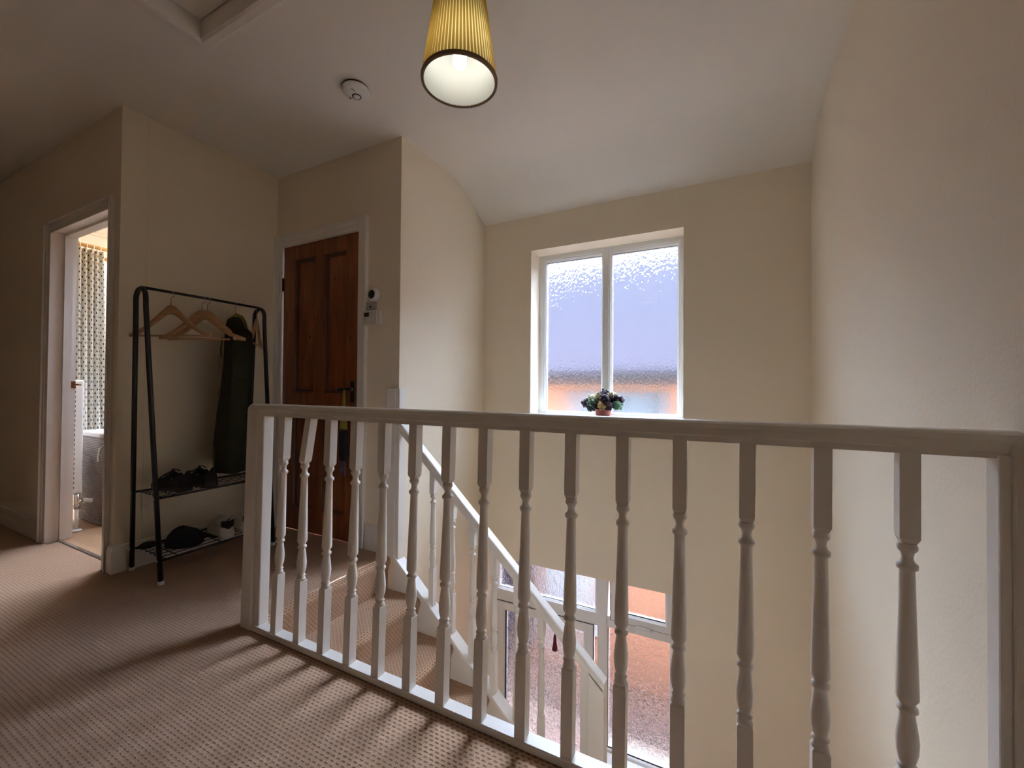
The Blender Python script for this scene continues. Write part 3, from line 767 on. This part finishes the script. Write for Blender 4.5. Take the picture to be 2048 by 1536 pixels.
# coat (local frame: x along the hanger, hook above the origin)
t = thing('coat', (-2.69, 1.52, 0), 'long dark olive coat hanging on the rack beside the pine door', 'coat', None, math.radians(-30))
m = MB(); R = []
LV = [(1.43,.03,.024),(1.415,.065,.036),(1.385,.12,.046),(1.34,.165,.054),(1.28,.185,.060),(1.15,.185,.066),(1.0,.19,.072),(.85,.195,.079),(.70,.20,.086),(.58,.205,.091),(.505,.208,.092),(.50,.19,.08)]
for z, a, b in LV:
    ring = []
    for k in range(56):
        th = 2*PI*k/56; f = min(1, (1.43-z)/.35)
        w = 1+.13*f*math.sin(7*th+z*2.2)+.06*f*math.sin(13*th+1.3+z)
        ring.append((a*math.cos(th)*(1+.04*f*math.sin(5*th+z*3)), b*math.sin(th)*w+.010*math.sin(z*7), z))
    R.append(ring)
m.rings(R); m.obj('body', COAT, t, True)
for sx in (1, -1):
    m = MB(); R = []
    for z, r in ((1.345,.025),(1.32,.044),(1.22,.052),(1.12,.048),(1.05,.044),(1.04,.03)):
        R.append([(sx*(.155+.012*(1.35-z)/.3)+r*.6*math.cos(2*PI*k/20)*(1+.08*math.sin(3*k)), .035+r*1.15*math.sin(2*PI*k/20), z) for k in range(20)])
    m.rings(R); m.obj('sleeve', COAT, t, True)
m = MB(); m.tube([(.05,-.03,1.41),(.0,.005,1.445),(-.03,.03,1.437),(-.06,.045,1.415),(-.11,.058,1.375),(-.14,.06,1.34)], .012, 8, radii=[.007,.012,.013,.012,.010,.006]); m.obj('collar_piping', LINING, t, True)
def strip(pts, w):
    m = MB(); m.rings([[(x-w,y-.002,z),(x+w,y-.006,z),(x+w,y,z),(x-w,y+.004,z)] for x, y, z in pts], smooth=False)
    return m.obj('lining', LINING, t, True, 'mustard yellow lining edge')
strip([(.10,-.070,.80),(.105,-.080,.70),(.11,-.088,.60),(.11,-.092,.51)], .013)
strip([(.02,-.062,1.30),(.0,-.070,1.24),(.02,-.070,1.18)], .010)
for z in (1.13, .96, .80):
    m = MB(); m.lathe([(.007,0),(.006,.004)], (.03,-.074-.01*(1.13-z)/.3,z), '-y', 12); m.obj('button', CHROME, t, True)

# ------------------------------------------------------------------ shoes and cap
def make_shoe(name, label, group, loc, rz, upm, solem, lacem, panel=None):
    """toe towards local -X, heel at +X; length .29; each shoe is one thing"""
    t = thing(name, loc, label, 'shoe', group, rz)
    def outline(x):      # half width and y offset along the length, x from -.145 (toe) to .145 (heel)
        f = (x+.145)/.29
        w = .047*math.sin(PI*min(1, f*2.2+.10)/2) if f < .42 else .049-.016*(f-.42)/.58
        if f > .88: w *= math.sqrt(max(.05, 1-((f-.88)/.125)**2))
        if f < .12: w *= math.sqrt(max(.05, 1-((.12-f)/.125)**2))
        return w
    xs_ = [-.144+.288*i/28 for i in range(29)]
    m = MB(); R = []
    for x in xs_:
        w = outline(x)+.003; f = (x+.145)/.29
        z0 = .012*max(0, (.18-f)/.18)**2; z1 = .024+.012*max(0, (f-.4)/.6)+.004*max(0,(.15-f)/.15)
        R.append([(x,-w,z0),(x,w,z0),(x,w+.002,z1*.5),(x,w,z1),(x,-w,z1),(x,-w-.002,z1*.5)])
    m.rings(R); m.obj('sole', solem, t, True)
    m = MB(); R = []
    for x in xs_:
        f = (x+.145)/.29; w = outline(x)
        if f < .35: h = .030+.030*math.sin(PI/2*f/.35)
        elif f < .62: h = .060+.045*((f-.35)/.27)
        elif f < .9: h = .105-.022*math.sin(PI*(f-.62)/.28)
        else: h = .105+.008*(f-.9)/.1
        op = f > .60 and f < .95
        ring = []
        for k in range(17):
            a = PI*k/16
            yy = w*math.cos(a)*(1 if a < 99 else 1); q = math.sin(a)
            zz = .020+(h-.020)*(q**.55)
            if op and abs(math.cos(a)) < .62: zz = .045+.01*abs(math.cos(a))     # the opening for the foot
            if not op: yy *= (1-.25*q*(1 if f > .35 else .4))
            ring.append((x, yy, zz))
        R.append(ring)
    m.rings(R, closed=False); 
    up = m.obj('upper', upm, t, True)
    m = MB()
    for i in range(4):
        x = -.050+.028*i; z = .078+.012*i; m.tube([(x,-.024,z-.016),(x,0,z-.002),(x+.004,.024,z-.016)], .003, 6)
    m.tube([(.030,0,.094),(.028,-.010,.106),(.033,-.014,.116),(.040,-.008,.106),(.032,0,.096)], .0022, 6)
    m.obj('laces', lacem, t, True)
    m = MB(); m.tube([(.140,-.008,.085),(.148,-.004,.103),(.146,.004,.110),(.138,.007,.100)], .003, 6); m.obj('heel_tab', upm if panel is None else panel, t, True)
    m = MB(); m.lathe([(.0065,.0),(.005,.003)], (.075,-.0415,.070), '-y', 12); m.obj('eyelet_dot', CHROME, t, True)
    if panel:
        m = MB(); R = []
        for k in range(13):
            a = -.95+1.9*k/12; x = .145-.05*(1-math.cos(a))-.002; y = -.040*math.sin(a)
            top = .098; bot = .050+.014*abs(math.sin(a*1.6))
            R.append([(x+.006,y,bot),(x+.006,y,top),(x+.002,y*.96,top),(x+.002,y*.96,bot)])
        m.rings(R); m.obj('heel_panel', panel, t, True)
    return t
S1 = make_shoe('trainer', 'black trainer at the front end of the upper shoe shelf', 'black trainers on the upper shelf', (-2.712,1.205,.437), math.radians(8), BLKF, BLKR, BLKF)
dup(S1, (-2.70,1.330,.437), math.radians(4), 'black trainer in the middle of the upper shelf, its lace loop standing up')
S2 = make_shoe('trainer', 'white trainer beside the black cap on the lower shelf', 'white trainers on the lower shelf', (-2.705,1.458,.1255), math.radians(-12), WHTF, WHTF, LACEW, BLKF)
dup(S2, (-2.705,1.570,.1255), math.radians(-8), 'white trainer on the lower shelf partly hidden behind the newel post')
t = thing('cap', (-2.70, 1.24, .126), 'black baseball cap lying on the lower shoe shelf', 'cap')
m = MB(); R = []
for i in range(9):
    a = PI/2*i/8
    R.append([(-2.685+.098*math.cos(a)**.7*math.cos(2*PI*k/28), 1.265+.088*math.cos(a)**.7*math.sin(2*PI*k/28), .126+.088*math.sin(a)+.008*math.sin(a)*math.cos(4*PI*k/28)) for k in range(28)])
m.rings(R); m.ico((-2.685,1.265,.215), .007, 1, (1,1,.6)); m.obj('crown', BLKF, t)
m = MB(); R = []
for i in range(7):
    f = i/6; R.append([(-2.76-.10*f*(1-.35*abs(s)**2)+0, 1.215-.055*f+.075*s*(1-.25*f), .130+.014*(1-s*s)-.006*f) for s in [-1+2*k/12 for k in range(13)]])
R2 = R+[[(x,y,z-.004) for x, y, z in r] for r in R[::-1]]
m.rings(R2+[R2[0]], caps=False, closed=False); m.obj('brim', BLKF, t)
m = MB(); R = []
for i in range(6):
    f = i/5; R.append([(-2.645+.05*s, 1.32+.075*f, .135+.05*(1-f)*(1-s*s*.5)) for s in [-1+2*k/8 for k in range(9)]])
R2 = R+[[(x,y,z-.004) for x, y, z in r] for r in R[::-1]]
m.rings(R2+[R2[0]], caps=False, closed=False); m.obj('neck_flap', BLKF, t)

# ------------------------------------------------------------------ bathroom
# shower curtain
def dot_mat():
    mm, nt, out = newmat('curtain_dotted_cloth')
    uv = N(nt, 'ShaderNodeUVMap'); sp = N(nt, 'ShaderNodeSeparateXYZ'); L(nt, uv.outputs[0], sp.inputs[0])
    def M(op, a, b=None):
        n = N(nt, 'ShaderNodeMath', _operation=op)
        for i, x in enumerate((a, b)):
            if x is None: continue
            if isinstance(x, (int, float)): n.inputs[i].default_value = x
            else: L(nt, x, n.inputs[i])
        return n.outputs[0]
    v = M('DIVIDE', sp.outputs[1], .034); row = M('FLOOR', v); u = M('ADD', M('DIVIDE', sp.outputs[0], .058), M('MULTIPLY', M('FLOORED_MODULO', row, 2.0), .5))
    fu = M('MULTIPLY', M('SUBTRACT', M('FRACT', u), .5), .058); fv = M('MULTIPLY', M('SUBTRACT', M('FRACT', v), .5), .034)
    d = M('SQRT', M('ADD', M('POWER', fu, 2.0), M('POWER', fv, 2.0)))
    lt = M('LESS_THAN', d, .0085)
    mx = N(nt, 'ShaderNodeMix', _data_type='RGBA'); L(nt, lt, mx.inputs[0]); mx.inputs[6].default_value = (.80,.79,.74,1); mx.inputs[7].default_value = (.05,.055,.06,1)
    df = N(nt, 'ShaderNodeBsdfDiffuse'); tl = N(nt, 'ShaderNodeBsdfTranslucent'); L(nt, mx.outputs[2], df.inputs[0]); L(nt, mx.outputs[2], tl.inputs[0])
    ms = N(nt, 'ShaderNodeMixShader', Fac=.4); L(nt, df.outputs[0], ms.inputs[1]); L(nt, tl.outputs[0], ms.inputs[2]); L(nt, ms.outputs[0], out.inputs[0])
    return mm
cx0 = -5.0
t = thing('shower_curtain', (cx0, 1.55, .2), 'white dotted shower curtain gathered behind the laundry basket', 'curtain')
m = MB(); R = []; U = []; nW = 90
for i in range(13):
    f = i/12; z = 2.215-2.0*f; row = []; uu = []; s = 0; pv = None
    for k in range(nW+1):
        g = k/nW; y = 1.36+(.315+.05*f)*g; x = cx0+.035*math.sin(2*PI*8.5*g+.6*math.sin(3*f))*(1-.3*f)+.010*math.sin(2*PI*3*g+5*f)
        p = (x, y, z-(.012*abs(math.sin(PI*8*g)) if i == 0 else 0))
        if pv: s += math.hypot(p[0]-pv[0], p[1]-pv[1])
        pv = p; row.append(p); uu.append((k/nW*1.5, z))
    R.append(row); U.append(uu)
R2 = [m.v(p) for r in R for p in r]
for i in range(12):
    for k in range(nW):
        a = i*(nW+1)+k; m.face([R2[a], R2[a+1], R2[a+nW+2], R2[a+nW+1]], True, [U[i][k], U[i][k+1], U[i+1][k+1], U[i+1][k]])
o = m.obj('cloth', dot_mat(), t)
md = o.modifiers.new('thickness', 'SOLIDIFY'); md.thickness = .002
for k in range(7):
    m = MB(); y = 1.38+.045*k
    m.tube([(cx0+.026*math.cos(2*PI*j/16), y, 2.225+.026*math.sin(2*PI*j/16)) for j in range(17)], .003, 6); m.obj('ring', PLAS, t)
BRASS = wood('curtain_pole_wood', (.50,.29,.10,1), (.70,.46,.20,1), 'y', .4, 5, False)
t = thing('curtain_rail', (cx0, 2.0, 2.225), 'wooden double curtain pole above the dotted shower curtain', 'rail')
m = MB(); m.tube([(cx0,1.17,2.235),(cx0,2.75,2.235)], .016, 12); m.obj('pole', BRASS, t)
m = MB(); m.tube([(cx0-.10,1.17,2.17),(cx0-.10,2.75,2.17)], .016, 12); m.obj('lower_pole', BRASS, t)
# laundry basket
def weave():
    mm, nt, out = newmat('woven_seagrass')
    b = N(nt, 'ShaderNodeBsdfPrincipled', Roughness=.85); tc = N(nt, 'ShaderNodeTexCoord')
    w = N(nt, 'ShaderNodeTexWave', Scale=26, Distortion=1.2, _bands_direction='Z'); w.inputs['Detail'].default_value = 2; w.inputs['Detail Scale'].default_value = 6
    L(nt, tc.outputs['Object'], w.inputs['Vector'])
    mx = N(nt, 'ShaderNodeMix', _data_type='RGBA'); mx.inputs[6].default_value = (.17,.115,.09,1); mx.inputs[7].default_value = (.33,.25,.205,1)
    L(nt, w.outputs['Fac'], mx.inputs[0]); L(nt, mx.outputs[2], b.inputs['Base Color'])
    bp = N(nt, 'ShaderNodeBump', Strength=.8, Distance=.01); L(nt, w.outputs['Fac'], bp.inputs['Height']); L(nt, bp.outputs[0], b.inputs['Normal'])
    L(nt, b.outputs[0], out.inputs[0]); return mm
WEAVE = weave()
t = thing('laundry_basket', (-4.17, 1.52, 0), 'woven laundry basket with pale lid seen through the bathroom doorway', 'basket')
m = MB(); m.box(-4.36,-3.975,1.338,1.70,0,.625,.012,2); m.obj('body', WEAVE, t)
m = MB(); m.box(-4.37,-3.965,1.328,1.71,.628,.662,.010,2); m.obj('lid', mat('lid_seagrass', (.50,.42,.36), .85, .25, 60, .5, 120), t)
m = MB(); m.tube([(-3.972,1.345,.625),(-3.970,1.345,.30),(-3.972,1.345,.01)], .010, 8); m.tube([(-3.972,1.375,.625),(-3.970,1.375,.30),(-3.972,1.375,.01)], .006, 8); m.obj('corner_braid', WEAVE, t)
m = MB(); m.tube([(-3.968,1.39,.60),(-3.962,1.355,.58),(-3.972,1.33,.55),(-3.985,1.328,.50),(-3.982,1.326,.46)], .005, 6); m.obj('tie_cord', LACEW, t)
# radiator
t = thing('radiator', (-4.4, 1.225, 0), 'white panel radiator seen edge-on inside the bathroom', 'radiator')
m = MB(); m.box(-4.9,-3.99,1.195,1.252,.25,1.04,.010,2); m.obj('panel', UPVC, t)
m = MB()
for k in range(22): m.box(-3.993,-3.9885,1.203,1.208,.29+.033*k,.305+.033*k)
m.obj('grille_slots', GAP, t)
m = MB(); m.tube([(-3.985,1.222,0),(-3.985,1.222,.17)], .010, 10); m.lathe([(.03,.0),(.03,.006),(.012,.012)], (-3.985,1.222,0), 'z', 20); m.obj('pipe', UPVC, t)
m = MB(); m.tube([(-3.985,1.222,.15),(-3.985,1.222,.25)], .015, 12); m.lathe([(.019,.165),(.019,.18)], (-3.985,1.222,0), 'z', 6); m.tube([(-3.985,1.222,.20),(-3.985,1.25,.20)], .012, 10); m.obj('valve', CHROME, t)
m = MB(); m.tube([(-3.985,1.25,.20),(-3.985,1.262,.199),(-3.985,1.30,.190)], .016, 14); m.obj('valve_cap', PLASC, t)
# latch keep on the lining
t = thing('door_catch', (BX0, 1.15, 1.005), 'small brown catch on the bathroom door lining', 'catch')
m = MB(); m.box(BX0+.0005,BX0+.012,1.138,1.158,.985,1.03,.002,1); m.obj('plate', PINE, t)
m = MB(); m.tube([(BX0+.006,1.158,1.008),(BX0+.006,1.185,1.008)], .006, 8); m.obj('bolt', PINE, t)

# ------------------------------------------------------------------ outside
BRICK = brick_mat('brick_orange', (.46,.20,.12,1), (.52,.235,.145,1), (.44,.28,.20,1))
m = MB(); m.box(-9, 7, 5.0, 5.25, ZG-.1, 1.47); struct(m.obj('wall_neighbour', BRICK), 'orange brick wall of the neighbouring house outside', 'wall')
SLATE = mat('roof_slate', (.060,.054,.070), .9, .12, 6, .3, 20, spec=.05)
m = MB(); m.prism([(-9,4.55,1.17),(-9,4.55,1.21),(-9,8.1,4.08),(-9,8.1,3.98)], (16,0,0)); struct(m.obj('roof_neighbour', SLATE), 'grey slate roof of the neighbouring house outside', 'roof')
m = MB(); m.box(-9, 7, 4.45, 4.57, 1.06, 1.175); m.box(-9,7,4.57,4.998,1.10,1.165); struct(m.obj('trim_gutter', mat('gutter_grey', (.045,.042,.045), .95, spec=.02)))
m = MB(); m.box(-9, 7, 4.62, 4.998, ZG-.1, ZG+.22); struct(m.obj('trim_plinth', mat('plinth_dark', (.035,.03,.032), .9)))
m = MB(); m.box(-9, 7, 3.2, 4.998, ZG-.2, ZG-.06); struct(m.obj('ground_paving', mat('paving_pink', (.62,.46,.42), .9, .1, 5)))
m = MB(); m.box(-2.0,-1.28,4.95,4.999,-1.95,-.9); struct(m.obj('window_neighbour', mat('neighbour_white', (.42,.46,.52), .5)))
m = MB(); m.box(-3.3,-2.2,4.90,4.999,ZG,-.8); struct(m.obj('door_neighbour', mat('neighbour_navy', (.012,.016,.04), .5)))

m = MB(); m.box(-1.75,-.55,4.965,4.999,-.35,.98); struct(m.obj('window_neighbour', mat('neighbour_pane', (.20,.235,.29), .9, spec=.03)))
m = MB(); m.box(-1.22,-1.12,4.95,4.998,-.35,.98); m.box(-.72,-.66,4.95,4.998,-.35,.98); struct(m.obj('trim_neighbour', mat('neighbour_mullion', (.10,.12,.15), .9, spec=.03)))
# ------------------------------------------------------------------ light
SKY_TOP, SKY_SUN = 2.5, 95.0      # brighter cloud where the sun stands behind the neighbour's roof
W = bpy.data.worlds.new('overcast'); SC.world = W; W.use_nodes = True
nt = W.node_tree; nt.nodes.clear()
out = nt.nodes.new('ShaderNodeOutputWorld'); bg = nt.nodes.new('ShaderNodeBackground')
tc = nt.nodes.new('ShaderNodeTexCoord'); sp = nt.nodes.new('ShaderNodeSeparateXYZ')
L(nt, tc.outputs['Generated'], sp.inputs[0])
mr = nt.nodes.new('ShaderNodeMapRange'); mr.inputs[1].default_value = .05; mr.inputs[2].default_value = .75; mr.inputs[3].default_value = .6; mr.inputs[4].default_value = SKY_TOP
L(nt, sp.outputs[2], mr.inputs[0])
dt = nt.nodes.new('ShaderNodeVectorMath'); dt.operation = 'DOT_PRODUCT'; dt.inputs[1].default_value = Vector((-.04,.80,.52)).normalized()
L(nt, tc.outputs['Generated'], dt.inputs[0])
m0 = N(nt, 'ShaderNodeMath', _operation='MAXIMUM'); L(nt, dt.outputs['Value'], m0.inputs[0]); m0.inputs[1].default_value = 0
m1 = N(nt, 'ShaderNodeMath', _operation='POWER'); L(nt, m0.outputs[0], m1.inputs[0]); m1.inputs[1].default_value = 8
m2 = N(nt, 'ShaderNodeMath', _operation='MULTIPLY_ADD'); L(nt, m1.outputs[0], m2.inputs[0]); m2.inputs[1].default_value = SKY_SUN; L(nt, mr.outputs[0], m2.inputs[2])
L(nt, m2.outputs[0], bg.inputs['Strength'])
bg.inputs['Color'].default_value = (.77,.95,1.26,1)
L(nt, bg.outputs[0], out.inputs[0])
def portal(name, x0, x1, z0, z1, y, ry):
    l = bpy.data.lights.new(name, 'AREA'); l.shape = 'RECTANGLE'; l.size = abs(x1-x0); l.size_y = z1-z0
    o = bpy.data.objects.new(name, l); COL.objects.link(o); o.location = ((x0+x1)/2, y, (z0+z1)/2); o.rotation_euler = (-PI/2, 0, 0)
    l.cycles.is_portal = True; return o
pl = bpy.data.lights.new('bathroom_lamp', 'POINT'); pl.energy = 7; pl.color = (1,.74,.46); pl.shadow_soft_size = .07
po = bpy.data.objects.new('bathroom_lamp', pl); COL.objects.link(po); po.location = (-4.7, 2.1, 2.35)
portal('daylight_portal_window', WX0, WX1, WZ0, WZ1, 3.16, 0)
portal('daylight_portal_door', DX0, DX1, ZG, ZU, 3.16, 0)
portal('daylight_portal_bathroom', -5.15, -4.65, 1.15, 1.75, 2.88, 0)

# ------------------------------------------------------------------ camera
F, YAW, PITCH, ROLL = 835.51, math.radians(26.933), math.radians(.7101), math.radians(.4441)
fw = Vector((-math.sin(YAW)*math.cos(PITCH), math.cos(YAW)*math.cos(PITCH), math.sin(PITCH)))
r = Vector((math.cos(YAW), math.sin(YAW), 0)); u = r.cross(fw)
R_ = r*math.cos(ROLL)+u*math.sin(ROLL); U_ = -r*math.sin(ROLL)+u*math.cos(ROLL)
cam = bpy.data.cameras.new('camera'); co = bpy.data.objects.new('camera', cam); COL.objects.link(co)
M4 = Matrix((( R_.x,U_.x,-fw.x,0),(R_.y,U_.y,-fw.y,0),(R_.z,U_.z,-fw.z,1.0),(0,0,0,1)))
co.matrix_world = M4
cam.sensor_width = 36; cam.lens = F/2048*36; cam.clip_start = .02
SC.camera = co
vs = SC.view_settings
vs.view_transform = 'Standard'; vs.look = 'None'; vs.gamma = 1; vs.use_curve_mapping = False
vs.exposure = 1.05
cy = SC.cycles
cy.use_denoising = True; cy.use_adaptive_sampling = True; cy.adaptive_threshold = .02; cy.max_bounces = 10; cy.diffuse_bounces = 6; cy.transmission_bounces = 8; cy.transparent_max_bounces = 12
cy.sample_clamp_indirect = 8; cy.caustics_refractive = True; cy.caustics_reflective = False
